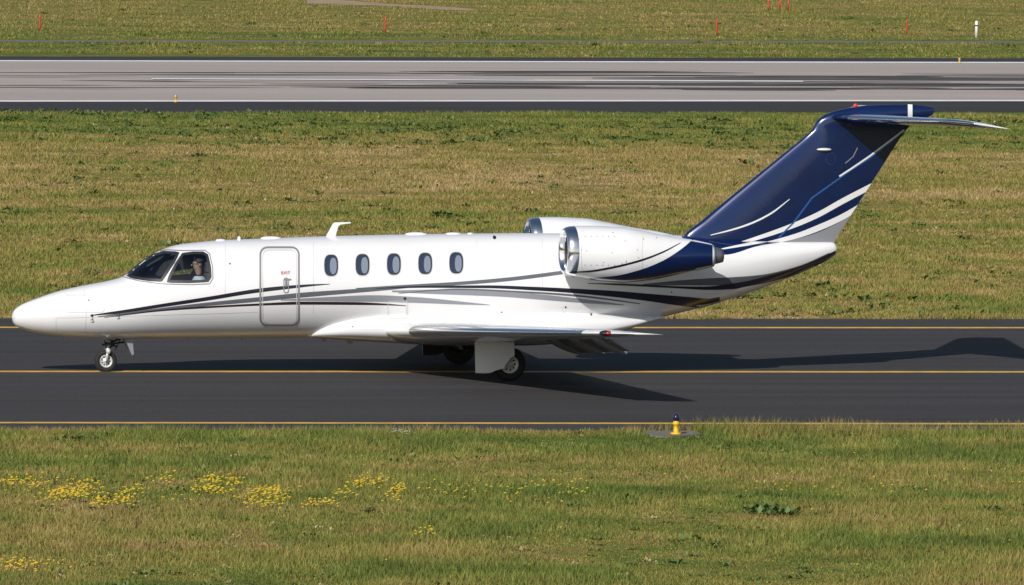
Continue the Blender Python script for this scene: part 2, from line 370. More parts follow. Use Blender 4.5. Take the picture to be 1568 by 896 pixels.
# ---------------------------------------------------------------- wings
Ytip=-7.62
LEr=P(597,507,-1.0);TIPa=P(928,510,Ytip);TIPb=P(1014,512.5,Ytip)
TEr=Vector((LEr.x+2.75,-1.0,LEr.z-.06))
def wLE(y): k=(y+1.0)/(Ytip+1.0); return LEr.lerp(TIPa,k)
def wTE(y): k=(y+1.0)/(Ytip+1.0); return TEr.lerp(TIPb,k)
ys=[-.4,-1,-1.6,-2.4,-3.2,-4,-4.8,-5.6,-6.4,-6.9,-7.2,-7.4,-7.55,-7.66,-7.72]
for sgn,nm in((1,"left_wing"),(-1,"right_wing")):
    R=[];n=24;fm=[]
    for y in ys:
        a=wLE(y);b=wTE(y);t=.145-.035*abs(y)/7.7
        if y<-7.15:
            k=(-7.15-y)/.57; a=a.lerp(b,.42*k*k); t*=(1-.55*k)
        r=airfoil(a,b,t,'z',n); R.append([Vector((v.x,v.y*sgn,v.z)) for v in r])
    N=len(R[0])
    for i in range(len(ys)-1):
        for j in range(N): fm.append(1 if (-5.5<j-n<2.5 and -6.7<ys[i]<-1.2) else 0)
    fm+=[0,0]
    rings(nm,R,[M_white,M_chrome],True,jet,fm)
    R=[]
    for y in(-1.25,-2.4,-3.6,-4.9):
        b=wTE(y); a=b+Vector((-.10,0,-.07)); c=a+Vector((.46*math.cos(math.radians(30)),0,-.46*math.sin(math.radians(30))))*(1.05+(y+1.25)*.06)
        R.append([Vector((v.x,v.y*sgn,v.z)) for v in airfoil(a,c,.12,'z',10)])
    rings("flap_"+nm,R,M_lgrey)
    for i,y in enumerate((-1.7,-3.1,-4.5)):
        b=wTE(y); ball("flap_track_%s_%d"%(nm,i),(b.x-.02,y*sgn,b.z-.16),(.36,.045,.075),M_lgrey,(0,math.radians(24),0))
    q=wLE(-7.3)+Vector((.14,-.12,0)); ball("nav_light_"+nm,(q.x,q.y*sgn,q.z+.005),(.10,.10,.045),M_dark)
    ball("nav_bulb_"+nm,(q.x+.02,(q.y-.09)*sgn,q.z+.01),(.035,.025,.025),M_redlens if sgn==1 else M_chrome)
# ---------------------------------------------------------------- engines
Ye=-1.30
ep=[(862,384.5,.385),(875,384.8,.415),(895,386,.435),(925,388.5,.455),(950,390,.457),(980,391.5,.42),(1010,392.5,.365),(1040,392,.30),(1065,391,.25),(1088,391,.195),(1092,391.5,.185)]
exs=[P(a,b,Ye) for a,b,r in ep]
ez=pchip([(q.x,q.z) for q in exs]); er=pchip([(q.x,e[2]) for q,e in zip(exs,ep)])
x0=exs[0].x
for sgn,nm in((1,"left"),(-1,"right")):
    R=[]; st=[(.42,.285),(.25,.29),(.10,.305),(.03,.325),(.0,.348),(.004,.362),(.02,.378),(.05,.395),(.10,.410)]
    seq=[(x0+a,r) for a,r in st]
    for x in np.linspace(x0+.18,exs[-1].x,44): seq.append((x,float(er(x))))
    seq+= [(exs[-1].x-.02,.165),(exs[-1].x-.20,.15)]
    fm=[]
    for i,(x,r) in enumerate(seq):
        z=float(ez(max(x,x0)))
        R.append([Vector((x,Ye*sgn+r*math.cos(2*math.pi*j/64),z+r*math.sin(2*math.pi*j/64))) for j in range(64)])
        if i<len(seq)-1: fm+= [1 if 2<=i<=8 else (2 if i<2 or i>=len(seq)-3 else 0)]*64
    o=rings(nm+"_engine_nacelle",R,[M_white,M_chrome,M_dark],False,jet,fm)
    if sgn==1: nac=o
    zc=float(ez(x0))
    lathe(nm+"_fan_disc",[(0,0),(0,.285),(.02,.285)],(x0+.34,Ye*sgn,zc),(1,0,0),M_dark,32)
    lathe(nm+"_spinner",[(0,0.003),(.05,.04),(.14,.09),(.2,.10)],(x0+.13,Ye*sgn,zc),(1,0,0),M_fan,24)
    V=[];F=[]
    for i in range(20):
        a=2*math.pi*i/20
        for r,tw in((.09,.12),(.283,.05)):
            for s in(-1,1):
                aa=a+s*tw; V.append((x0+.29+s*.03,Ye*sgn+r*math.cos(aa),zc+r*math.sin(aa)))
        b=4*i;F.append((b,b+1,b+3,b+2))
    mk(nm+"_fan_blades",V,F,M_fan,smooth=False)
    e=exs[-1]; lathe(nm+"_exhaust_nozzle",[(-.25,.14),(0,.15),(.10,.125),(.16,.11),(.155,.10),(-.2,.10)],(e.x,Ye*sgn,e.z),(1,0,0),M_metal,32)
    a=P(905,392,-.9);b=P(1085,392,-.9)
    R=[]
    for y in(-.3,-1.25):
        R.append([Vector((v.x,v.y*sgn,v.z)) for v in airfoil(Vector((a.x,y,a.z-.02)),Vector((b.x,y,b.z-.02)),.12,'z',14)])
    rings(nm+"_pylon",R,M_white)
BN=bvh_of([nac])
patch("nacelle_navy_sweep",[(903,426),(940,422.5),(980,413),(1015,399),(1045,380),(1066,362)],[(903,429.5),(940,433.5),(980,431),(1015,425),(1045,418),(1066,412)],BN,M_blue,.004,rows=14,step=3)
patch("nacelle_navy_aft",[(1064,361),(1078,364),(1092,370)],[(1064,420),(1078,415),(1091,412)],BN,M_blue,.0045,rows=14,step=3)
strip("nacelle_pinstripe",[(872,417,1),(900,415.5,2.6),(940,409,3.2),(980,399,3.2),(1015,386,2.6),(1042,372,1)],BN,M_black,off=.004)
for i,x in enumerate((893,986)):
    loopline("nacelle_seam_%d"%(i+1),[(x,346),(x-2,370),(x-3,390),(x-2,410),(x+2,430)],.8,BN,M_faint,.003,closed=False)
for i in range(26):
    x=RNG.uniform(885,1030);y=RNG.uniform(356,408)
    if i<12: x=896+i%6*9; y=362+ (i//6)*44
    superel("rivet_%d"%i,x,y,.8,.8,BN,M_line,.003,2,mirror=False)
# ---------------------------------------------------------------- landing gear
def wheel(nm,c,Rr,hw,rim,shaded_side=0):
    tw=Rr-rim
    lathe(nm+"_tyre",[(-hw*.72,rim),(-hw*.95,rim+.25*tw),(-hw,rim+.5*tw),(-hw*.93,rim+.76*tw),(-hw*.66,rim+.94*tw),(-hw*.3,Rr),(hw*.3,Rr),(hw*.66,rim+.94*tw),(hw*.93,rim+.76*tw),(hw,rim+.5*tw),(hw*.95,rim+.25*tw),(hw*.72,rim)],c,(0,1,0),M_rub,40)
    for s in(-1,1):
        lathe(nm+"_rim",[(s*hw*.72,rim),(s*hw*.80,rim*.93),(s*hw*.45,rim*.82),(s*hw*.5,rim*.45),(s*hw*.85,rim*.32),(s*hw*.9,0)],c,(0,1,0),M_dark if s==shaded_side else M_hub,32)  # inboard rim coloured dark to stand in for shade under belly and flaps
    for i in range(9):
        a=2*math.pi*i/9; q=Vector(c)+Vector((rim*.62*math.cos(a),-hw*.50,rim*.62*math.sin(a))); lathe(nm+"_hole",[(0,.0),(0,rim*.10),(.02,rim*.1)],q-Vector((0,.006,0)),(0,1,0),M_dark,10)
nx=G(164,571).x; NR=.185
wheel("nose_wheel",(nx,0,NR),NR,.065,.105)
nt_=P(172,520,0)
rod("nose_oleo",(nx+.02,0,NR+.17),(nt_.x,0,nt_.z+.15),.03,M_metal)
rod("nose_outer_cylinder",(nx+.05,0,NR+.33),(nt_.x+.01,0,nt_.z+.2),.042,M_lgrey)
for s in(-1,1): rod("nose_fork",(nx,s*.085,NR),(nx+.02,s*.075,NR+.19),.02,M_hub)
rod("nose_fork_bridge",(nx+.02,-.095,NR+.19),(nx+.02,.095,NR+.19),.032,M_hub)
rod("nose_axle",(nx,-.1,NR),(nx,.1,NR),.018,M_metal)
rod("nose_drag_brace",(nx+.05,0,NR+.30),(nx+.42,0,nt_.z+.08),.018,M_dark)
rod("torque_link_a",(nx+.03,0,NR+.2),(nx+.14,0,NR+.27),.014,M_dark); rod("torque_link_b",(nx+.14,0,NR+.27),(nx+.07,0,NR+.38),.014,M_dark)
ball("taxi_lamp",P(166,538,-.08),(.04,.05,.05),M_hub)
for s in(-1,1):
    V=[P(189,519,0),P(200,518,0),P(202,541,0),P(199,543,0)]; V=[Vector((v.x,s*.17,v.z)) for v in V]; o=mk("nose_gear_door",V,[(0,1,2,3)],M_lgrey,smooth=False); sm=o.modifiers.new("s",'SOLIDIFY'); sm.thickness=.012
rod("nose_hose",P(160,521,-.1),P(163,538,-.06),.008,M_dark); rod("nose_hose",P(184,521,-.05),P(176,536,-.04),.01,M_dark); rod("nose_arm",P(156,528,-.05),P(190,524,-.05),.016,M_dark)
rod("nose_arm",P(160,524,-.05),P(180,531,-.05),.014,M_dark)
MR=.275; Ym=1.88; mx=G(780,583.5).x
for s,nm in((-1,"left"),(1,"right")):
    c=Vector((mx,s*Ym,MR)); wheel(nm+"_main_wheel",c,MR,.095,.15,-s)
    top=Vector((mx-.22,s*(Ym-.16),.86)); piv=Vector((mx-.30,s*(Ym-.17),.42))
    rod(nm+"_main_leg",top,piv,.06,M_hub if s==-1 else M_metal); rod(nm+"_trailing_link",piv,Vector((mx,s*(Ym-.15),MR)),.045,M_metal); rod(nm+"_shock",Vector((mx-.05,s*(Ym-.16),MR+.06)),Vector((mx-.14,s*(Ym-.16),.8)),.03,M_metal)
    rod(nm+"_axle",Vector((mx,s*(Ym-.2),MR)),Vector((mx,s*(Ym+.02),MR)),.03,M_metal)
    poly=[(727,524),(787,524),(788,544),(782,548),(776,556),(771,564),(760,567),(750,571),(743,571.5),(728,571)]
    V=[P(a,b,-(Ym+.14)) for a,b in poly]; Vo=[Vector((v.x,s*(Ym+.14),v.z)) for v in V]
    o=mk(nm+"_main_gear_door",Vo,[tuple(range(len(V)))],M_white,smooth=False); sm=o.modifiers.new("s",'SOLIDIFY'); sm.thickness=.016; sm.offset=0
    Vi=[Vector((v.x,s*(Ym+.125),v.z)) for v in V]; mk(nm+"_main_gear_door_shade_sheet",Vi,[tuple(range(len(V)))],M_dark,smooth=False)  # added dark sheet, paints shade onto the inner face of the door
    rod(nm+"_door_link",Vector((mx-.3,s*(Ym+.12),.55)),top,.015,M_dark)
for i,(x,y) in enumerate([(97,516),(371,517),(495,520),(535,524)]):
    blade("belly_antenna_%d"%(i+1),[(x-5,y-3),(x+6,y-3),(x+4,y+(4 if i<2 else 3)),(x-1,y+(4 if i<2 else 3))],M_lgrey,.03)
# ---------------------------------------------------------------- cockpit interior
def box(nm,x0,x1,y0,y1,z0,z1,m,bev=.03):
    V=[(x,y,z) for x in(x0,x1) for y in(y0,y1) for z in(z0,z1)]
    o=mk(nm,V,[(0,1,3,2),(4,6,7,5),(0,4,5,1),(2,3,7,6),(0,2,6,4),(1,5,7,3)],m,smooth=False); fixn(o); b=o.modifiers.new("b",'BEVEL'); b.width=bev; b.segments=3; return o
M_seat=mat("seat_leather",(.10,.09,.085),.6)
hp=P(303,406,-.30)
xp=pxX(232); box("glareshield",xp-.15,xp+.12,-.5,.5,hp.z-.42,hp.z-.22,M_dark); box("instrument_panel",xp+.02,xp+.1,-.55,.55,hp.z-.8,hp.z-.25,M_dark)
for s in(-1,1):
    y=s*.30; box("seat_base",hp.x-.25,hp.x+.2,y-.22,y+.22,hp.z-.85,hp.z-.70,M_seat); box("seat_back",hp.x+.12,hp.x+.22,y-.22,y+.22,hp.z-.75,hp.z-.12,M_seat,.04); box("headrest",hp.x+.12,hp.x+.2,y-.11,y+.11,hp.z-.12,hp.z+.06,M_seat,.03)
box("cockpit_bulkhead",pxX(333),pxX(336),-.52,.52,hp.z-.8,hp.z+.1,M_dark,.01)
def skinned(nm,nodes,edges,m,parent,sub=2):
    me=bpy.data.meshes.new(nm); bm=bmesh.new(); ly=bm.verts.layers.skin.verify(); vs=[]
    for i,(p,r) in enumerate(nodes):
        v=bm.verts.new(p); v[ly].radius=r if isinstance(r,tuple) else (r,r); v[ly].use_root=(i==0); vs.append(v)
    for a,b in edges: bm.edges.new((vs[a],vs[b]))
    bm.to_mesh(me); bm.free(); o=bpy.data.objects.new(nm,me); scene.collection.objects.link(o); o.parent=parent; me.materials.append(m)
    o.modifiers.new("s",'SKIN').use_smooth_shade=True; sb=o.modifiers.new("u",'SUBSURF'); sb.levels=sb.render_levels=sub; return o
pil=bpy.data.objects.new("pilot",None); scene.collection.objects.link(pil)
M_skin=mat("skin",(.50,.27,.18),.5); M_shirt=mat("white_shirt",(.75,.76,.78),.8,bump=.2); M_hair=mat("grey_brown_hair",(.07,.05,.04),.7); M_trs=mat("dark_trousers",(.02,.02,.03),.8)
h=hp.copy()
def A(dx,dy,dz): return (h.x+dx,h.y+dy,h.z+dz)
skinned("shirt",[(A(.02,0,-.72),.15),(A(.03,0,-.55),(.15,.12)),(A(.03,0,-.36),(.19,.12)),(A(.02,0,-.25),(.13,.09)),(A(.02,0,-.18),.06),
 (A(.02,-.19,-.27),.07),(A(-.02,-.23,-.42),.055),(A(-.06,-.24,-.54),.048),(A(-.20,-.18,-.52),.04),(A(.02,.19,-.27),.07),(A(-.02,.23,-.42),.055),(A(-.06,.24,-.54),.048),(A(-.20,.18,-.52),.04)],
 [(0,1),(1,2),(2,3),(3,4),(3,5),(5,6),(6,7),(7,8),(3,9),(9,10),(10,11),(11,12)],M_shirt,pil)
skinned("head",[(A(.015,0,-.17),.05),(A(.01,0,-.10),.055),(A(-.005,0,-.05),(.07,.075)),(A(.0,0,.02),(.08,.092)),(A(.005,0,.075),(.07,.08)),(A(-.115,0,-.01),.012),(A(-.085,0,.01),.02)],[(0,1),(1,2),(2,3),(3,4),(3,6),(6,5)],M_skin,pil)
skinned("hair",[(A(.03,0,.03),(.085,.085)),(A(.02,0,.085),(.085,.088)),(A(-.045,0,.105),(.055,.04))],[(0,1),(1,2)],M_hair,pil)
for s in(-1,1):
    skinned("ear",[(A(.01,s*.08,-.015),.016),(A(.015,s*.085,.02),.018)],[(0,1)],M_skin,pil,1)
    nodes=[(A(-.19,s*.18,-.52),.032),(A(-.30,s*.15,-.50),.026),(A(-.36,s*.14,-.49),(.032,.018))];ed=[(0,1),(1,2)]
    for i in range(4):
        b=len(nodes); yy=s*(.14+(i-1.5)*.02); L=[.03,.034,.032,.026][i]
        nodes+=[(A(-.375,yy,-.485),.010),(A(-.375-L,yy,-.49),.009),(A(-.375-L*1.1,yy,-.52),.008)]; ed+=[(2,b),(b,b+1),(b+1,b+2)]
    b=len(nodes); nodes+=[(A(-.34,s*.11,-.50),.011),(A(-.37,s*.095,-.515),.009)]; ed+=[(1,b),(b,b+1)]
    skinned("hand",nodes,ed,M_skin,pil,1)
    skinned("leg",[(A(.0,s*.09,-.72),.085),(A(-.42,s*.13,-.68),.06),(A(-.55,s*.12,-1.02),.045),(A(-.66,s*.12,-1.04),.035)],[(0,1),(1,2),(2,3)],M_trs,pil)
    V=[A(-.098,s*.035+dy,.018+dz) for dy,dz in((-.028,-.02),(.028,-.02),(.03,.016),(-.03,.016))]; mk("sunglasses_lens",V,[(0,1,2,3)],M_dark,pil,False)
    rod("glasses_arm",A(-.095,s*.066,.03),A(.0,s*.088,.03),.004,M_dark,parent=pil)
    rod("control_yoke",A(-.42,s*.14,-.54),A(-.42,s*.14,-.42),.014,M_dark)
rod("yoke_bar",A(-.42,-.14,-.53),A(-.42,.14,-.53),.014,M_dark)
# ---------------------------------------------------------------- ground
def nodes_of(name):
    m=bpy.data.materials.new(name); m.use_nodes=True; return m,m.node_tree,m.node_tree.nodes["Principled BSDF"]
def grass_color(n,blade):
    N=n.nodes.new;L=n.links.new
    g=N("ShaderNodeNewGeometry"); sep=N("ShaderNodeSeparateXYZ"); L(g.outputs["Position"],sep.inputs[0])
    mr=N("ShaderNodeMapRange"); mr.inputs[1].default_value=-40; mr.inputs[2].default_value=260; L(sep.outputs["Y"],mr.inputs[0])
    cr=N("ShaderNodeValToRGB"); L(mr.outputs[0],cr.inputs[0]); e=cr.color_ramp.elements
    def pos(Y): return (Y+40)/300
    e[0].position=0; e[0].color=(.50,)*3+(1,); e[1].position=1; e[1].color=(.6,)*3+(1,)
    for Y,v in((-28,.47),(-22,.51),(-17,.38),(-11,.46),(14,.60),(28,.51),(38,.59),(50,.56),(60,.76),(80,.72),(90,.41),(112,.28),(165,.39),(185,.39),(193,.58)):
        k=e.new(pos(Y)); k.color=(v,v,v,1)
    def noise(sc,det,rg=.6):
        mp=N("ShaderNodeMapping"); mp.inputs["Scale"].default_value=sc; L(g.outputs["Position"],mp.inputs[0])
        n1=N("ShaderNodeTexNoise"); n1.inputs["Scale"].default_value=1; n1.inputs["Detail"].default_value=det; n1.inputs["Roughness"].default_value=rg; L(mp.outputs[0],n1.inputs["Vector"]); return n1.outputs[0]
    def math_(op,a,b):
        x=N("ShaderNodeMath"); x.operation=op
        for i,v in enumerate((a,b)):
            if isinstance(v,(int,float)): x.inputs[i].default_value=v
            else: L(v,x.inputs[i])
        return x.outputs[0]
    d=cr.outputs[0]
    for sc,det,amp in(((.10,.22,0),6,1.4),((.9,.7,0),5,1.3),((.03,.55,0),3,.6)):
        d=math_('ADD',d,math_('MULTIPLY',math_('SUBTRACT',noise(sc,det),.5),amp))
    if blade:
        at=N("ShaderNodeAttribute"); at.attribute_name="rnd"
        d=math_('ADD',d,math_('MULTIPLY',math_('SUBTRACT',at.outputs["Fac"],.5),.35))
    c2=N("ShaderNodeValToRGB"); L(d,c2.inputs[0]); e=c2.color_ramp.elements
    e[0].position=.0; e[0].color=(.085,.130,.028,1); e[1].position=1; e[1].color=(.42,.31,.15,1)
    for p_,c in((.3,(.145,.178,.037)),(.5,(.218,.215,.052)),(.68,(.278,.215,.068)),(.82,(.33,.245,.095))):
        k=e.new(p_); k.color=(*c,1)
    out=c2.outputs[0]
    if blade:
        at2=N("ShaderNodeAttribute"); at2.attribute_name="val"
        mx=N("ShaderNodeMix"); mx.data_type='RGBA'; mx.blend_type='MULTIPLY'; mx.inputs["Factor"].default_value=1; L(out,mx.inputs["A"]); L(at2.outputs["Fac"],mx.inputs["B"]); out=mx.outputs["Result"]
    return out
Mg,n,p=nodes_of("grass_ground"); c=grass_color(n,False); mx=n.nodes.new("ShaderNodeMix"); mx.data_type='RGBA'; mx.blend_type='MULTIPLY'; mx.inputs["Factor"].default_value=1; mx.inputs["B"].default_value=(.8,.8,.77,1); n.links.new(c,mx.inputs["A"]); n.links.new(mx.outputs["Result"],p.inputs["Base Color"]); p.inputs["Roughness"].default_value=.95; p.inputs["Specular IOR Level"].default_value=.1
g=n.nodes.new("ShaderNodeNewGeometry"); nz=n.nodes.new("ShaderNodeTexNoise"); nz.inputs["Scale"].default_value=6; nz.inputs["Detail"].default_value=6; n.links.new(g.outputs["Position"],nz.inputs["Vector"]); bp=n.nodes.new("ShaderNodeBump"); bp.inputs["Strength"].default_value=.8; bp.inputs["Distance"].default_value=.15; n.links.new(nz.outputs[0],bp.inputs["Height"]); n.links.new(bp.outputs[0],p.inputs["Normal"])
Mb,n,p=nodes_of("grass_blades"); c=grass_color(n,True); n.links.new(c,p.inputs["Base Color"]); p.inputs["Roughness"].default_value=.7; p.inputs["Specular IOR Level"].default_value=.15
mk("ground",[(-4000,-400,0),(4000,-400,0),(4000,6000,0),(-4000,6000,0)],[(0,1,2,3)],Mg,None,False)
def asphalt(name,col,streak,scale=(.05,1.2)):
    m,n,p=nodes_of(name); N=n.nodes.new;L=n.links.new
    g=N("ShaderNodeNewGeometry"); mp=N("ShaderNodeMapping"); mp.inputs["Scale"].default_value=(scale[0],scale[1],1); L(g.outputs["Position"],mp.inputs[0])
    n1=N("ShaderNodeTexNoise"); n1.inputs["Scale"].default_value=1; n1.inputs["Detail"].default_value=6; n1.inputs["Roughness"].default_value=.6; L(mp.outputs[0],n1.inputs["Vector"])
    n2=N("ShaderNodeTexNoise"); n2.inputs["Scale"].default_value=18; n2.inputs["Detail"].default_value=5; L(g.outputs["Position"],n2.inputs["Vector"])
    cr=N("ShaderNodeValToRGB"); e=cr.color_ramp.elements; e[0].position=.3; e[1].position=.62; e[0].color=(*[x*(1-streak) for x in col],1); e[1].color=(*col,1); L(n1.outputs[0],cr.inputs[0])
    c2=N("ShaderNodeValToRGB"); e=c2.color_ramp.elements; e[0].position=.3; e[1].position=.72; e[0].color=(.75,.75,.75,1); e[1].color=(1.2,1.2,1.2,1); L(n2.outputs[0],c2.inputs[0])
    mx=N("ShaderNodeMix"); mx.data_type='RGBA'; mx.blend_type='MULTIPLY'; mx.inputs["Factor"].default_value=1; L(cr.outputs[0],mx.inputs["A"]); L(c2.outputs[0],mx.inputs["B"]); L(mx.outputs["Result"],p.inputs["Base Color"])
    p.inputs["Roughness"].default_value=.9; p.inputs["Specular IOR Level"].default_value=.12; return m
M_taxi=asphalt("taxiway_asphalt",(.062,.059,.060),.30)
M_run=asphalt("runway_asphalt",(.43,.375,.34),.16,(.02,.35))
M_skid=asphalt("rubber_skid",(.13,.12,.115),.5,(.05,2.0))
M_sh=asphalt("shoulder_asphalt",(.055,.052,.052),.3)
M_conc=asphalt("weathered_concrete",(.20,.18,.15),.25,(1,1))
M_dirt=asphalt("bare_dirt",(.42,.31,.20),.3,(.5,.5))
M_yl=mat("yellow_marking",(.62,.37,.06),.7,noise=(3,.25)); M_wl=mat("white_marking",(.8,.8,.8),.7,noise=(2,.12))
def fixn_up(o):
    bm=bmesh.new(); bm.from_mesh(o.data)
    for f in bm.faces:
        f.normal_update()
        if f.normal.z<0: f.normal_flip()
    bm.to_mesh(o.data); bm.free()
def band(name,yL0,yR0,yL1,yR1,z,m,x0=0,x1=1568,ext=12.0):
    A0,A1=G(x0,yL0,0),G(x1,yR0,0); B0,B1=G(x0,yL1,0),G(x1,yR1,0)
    dA=(A1-A0)*ext;dB=(B1-B0)*ext
    K=40; V=[];F=[]
    for i in range(K+1):
        t=i/K; a=(A0-dA).lerp(A1+dA,t); b=(B0-dB).lerp(B1+dB,t); V+=[(a.x,a.y,z),(b.x,b.y,z)]
    for i in range(K): F.append((2*i,2*i+1,2*i+3,2*i+2))
    o=mk(name,V,F,m,None,False); fixn_up(o); return o
band("taxiway",487,489,660,661,.004,M_taxi)
band("taxiway_edge_line",500.8,501.4,502.8,503.4,.008,M_yl)
band("taxiway_edge_line",646.7,648.5,649.0,650.8,.008,M_yl)
band("taxiway_centre_line",568.3,568.9,570.5,571.3,.008,M_yl)
band("runway_shoulder",86.5,89.5,172.5,172.0,.004,M_sh,ext=8)
band("runway",93.3,95.5,155.2,154.6,.008,M_run,ext=8)
band("runway_edge_line",92.6,95.3,94.2,97.0,.012,M_wl,ext=8)
band("runway_edge_line",154.3,153.5,156.2,155.4,.012,M_wl,ext=8)
band("runway_centre_marking",121.2,125,122.5,126.4,.030,M_wl,x0=232,x1=1230,ext=0)
V=[];F=[]
for i in range(90):
    xx=RNG.uniform(-300,1900); L=RNG.uniform(150,600); yy=RNG.choice([117,120,128,132,113,137,130])+RNG.normal(0,1.6); w=RNG.uniform(.5,1.7)
    if xx<350: w*=.45
    if i<12: xx=RNG.uniform(700,1300); L=RNG.uniform(500,900); yy=RNG.choice([119,121,129.5,131]); w=RNG.uniform(1.5,2.6)
    yy+= (xx-784)*.0015
    b=len(V)
    for k in range(9):
        t=k/8; ww=w*math.sin(math.pi*min(.98,max(.02,t)))**.6
        for s in(-1,1): q=G(xx+L*t,yy+L*t*.0015+s*ww/2+math.sin(t*3+i)*.3); V.append((q.x,q.y,.0125+.00015*i))
    F+=[(b+2*k,b+2*k+1,b+2*k+3,b+2*k+2) for k in range(8)]
o=mk("rubber_skid_marks",V,F,M_skid,None,False); fixn_up(o)
band("drainage_channel",61.6,63.1,64.2,65.8,.004,M_conc,ext=4)
V=[]
trk=[]
for t in np.linspace(0,1,24):
    x=470+t*250; y=2+13*t**1.2; w=7-4.6*t+1.2*math.sin(t*9); trk.append((x,y,w)); a=G(x,y-w/2);b=G(x+10*math.sin(t*7),y+w/2); V+=[(a.x,a.y,.006),(b.x,b.y,.006)]
o=mk("dirt_track",V,[(2*i,2*i+1,2*i+3,2*i+2) for i in range(23)],M_dirt,None,False); fixn_up(o)
trk=np.array(trk)
# ---------------------------------------------------------------- vegetation
def quick(name,co,faces_n,idx,attrs,m):
    me=bpy.data.meshes.new(name); nv=len(co); nf=len(idx)//faces_n
    me.vertices.add(nv); me.vertices.foreach_set("co",co.astype(np.float32).ravel()); me.loops.add(len(idx)); me.loops.foreach_set("vertex_index",idx.astype(np.int32)); me.polygons.add(nf); me.polygons.foreach_set("loop_start",np.arange(0,len(idx),faces_n,dtype=np.int32))
    me.update(calc_edges=True)
    for k,v in attrs.items():
        a=me.attributes.new(k,'FLOAT','POINT'); a.data.foreach_set("value",v.astype(np.float32))
    me.materials.append(m); o=bpy.data.objects.new(name,me); scene.collection.objects.link(o); return o
def lf(x,y,sd,sc):
    r=np.random.default_rng(sd); s=np.zeros_like(x)
    for i in range(9):
        a=r.uniform(0,math.pi*2); f=sc*r.uniform(.5,2.4); s+=np.sin((x*math.cos(a)+y*math.sin(a))*f+r.uniform(0,6))/3
    return s
def nproj(x,y):
    d=np.stack([x-CAM.x,y-CAM.y,np.full_like(x,-CAM.z)],1); f,r,u=[np.array(v) for v in B]; k=FPX/(d@f); return W/2+(d@r)*k, HT/2-(d@u)*k
yA=G(784,660.5).y; yN=G(784,905).y; yB=G(784,488).y; yC=G(784,172.5).y; yD=G(784,87.5).y
def edgeY(l,r_,x):
    a=G(0,l);b=G(1568,r_); return a.y+(b.y-a.y)*(x-a.x)/(b.x-a.x)
def field(N,y0,y1,pow_=1.0,margin=4):
    y=y0+(y1-y0)*RNG.random(N)**pow_; hw=8.7*(D+y)/D+margin; x=XC+math.tan(TH)*y+RNG.uniform(-1,1,N)*hw; return x,y
def blades_at(x,y,hmin,hmax,w,lean=.9,hs=1.0):
    N=len(x); h=RNG.uniform(hmin,hmax,N)*(1+.45*np.clip(lf(x,y,3,1.0),-1.5,1.8))*hs; h=np.maximum(h,.015)
    a=RNG.uniform(0,2*math.pi,N); ww=w*RNG.uniform(.6,1.3,N)/2; dx,dy=np.cos(a)*ww,np.sin(a)*ww; la=RNG.uniform(0,2*math.pi,N); ll=h*lean*RNG.random(N)
    co=np.empty((N,3,3)); co[:,0]=np.stack([x-dx,y-dy,np.zeros(N)],1); co[:,1]=np.stack([x+dx,y+dy,np.zeros(N)],1); co[:,2]=np.stack([x+np.cos(la)*ll,y+np.sin(la)*ll,h],1)
    rnd=np.repeat(RNG.random(N),3); v=np.clip(RNG.normal(1,.16,N)*(1+.10*lf(x,y,77,2.2)),.4,1.6); val=np.stack([v*.76,v*.76,v*1.12],1).ravel()
    return co.reshape(-1,3),rnd,val
parts=[]
padc=G(1030,667)
x,y=field(520000,yN-4,yA+.5); e=edgeY(660,661,x); k=(y<e+.12*lf(x,y,5,3)+.05)&(lf(x,y,11,2.5)+RNG.random(len(x))*3>.1)&~((abs(x-padc.x)<.42)&(abs(y-padc.y)<.55)); parts.append(blades_at(x[k],y[k],.03,.085,.015))
x=RNG.uniform(XC-16,XC+14,22000); y=edgeY(660,661,x)-np.abs(RNG.normal(0,.6,len(x))); k=(lf(x,y,21,1.6)+RNG.random(len(x))*2>.3)&~((abs(x-padc.x)<.40)&(abs(y-padc.y)<.6)); s=1+.5*(x[k]>XC+2); parts.append(blades_at(x[k],y[k],.07,.16,.013,.9,s))
x,y=field(9000,yN-2,yA-1); k=lf(x,y,61,.8)+RNG.random(len(x))>.9; parts.append(blades_at(x[k],y[k],.12,.22,.012,.8))
x,y=field(700000,yB-.6,yC+1.2,1.25); e=edgeY(487,489,x); e2=edgeY(172.5,172,x); k=(y>e+.15*lf(x,y,6,2)-.1)&(y<e2+.3*lf(x,y,8,1))&(lf(x,y,12,1.8)+RNG.random(len(x))*3>.1); parts.append(blades_at(x[k],y[k],.03,.085,.026))
x,y=field(150000,yD-.5,yD+120,1.0,6); e=edgeY(86.5,89.5,x); k=(y>e); k&=~((y>edgeY(65,66.6,x))&(y<edgeY(60.5,62,x)))
qx,qy=nproj(x,y); ty=np.interp(qx,trk[:,0],trk[:,1]); tw=np.interp(qx,trk[:,0],trk[:,2]); k&=~((qx>468)&(qx<722)&(abs(qy-ty)<tw/2+RNG.random(len(x))*.8)); parts.append(blades_at(x[k],y[k],.03,.09,.05))
co=np.concatenate([p[0] for p in parts]); rn=np.concatenate([p[1] for p in parts]); va=np.concatenate([p[2] for p in parts])
quick("grass",co,3,np.arange(len(co)),{"rnd":rn,"val":va},Mb)
Mw=mat("weed_leaves",(.085,.13,.028),.55,noise=(3,.35))
V=[]
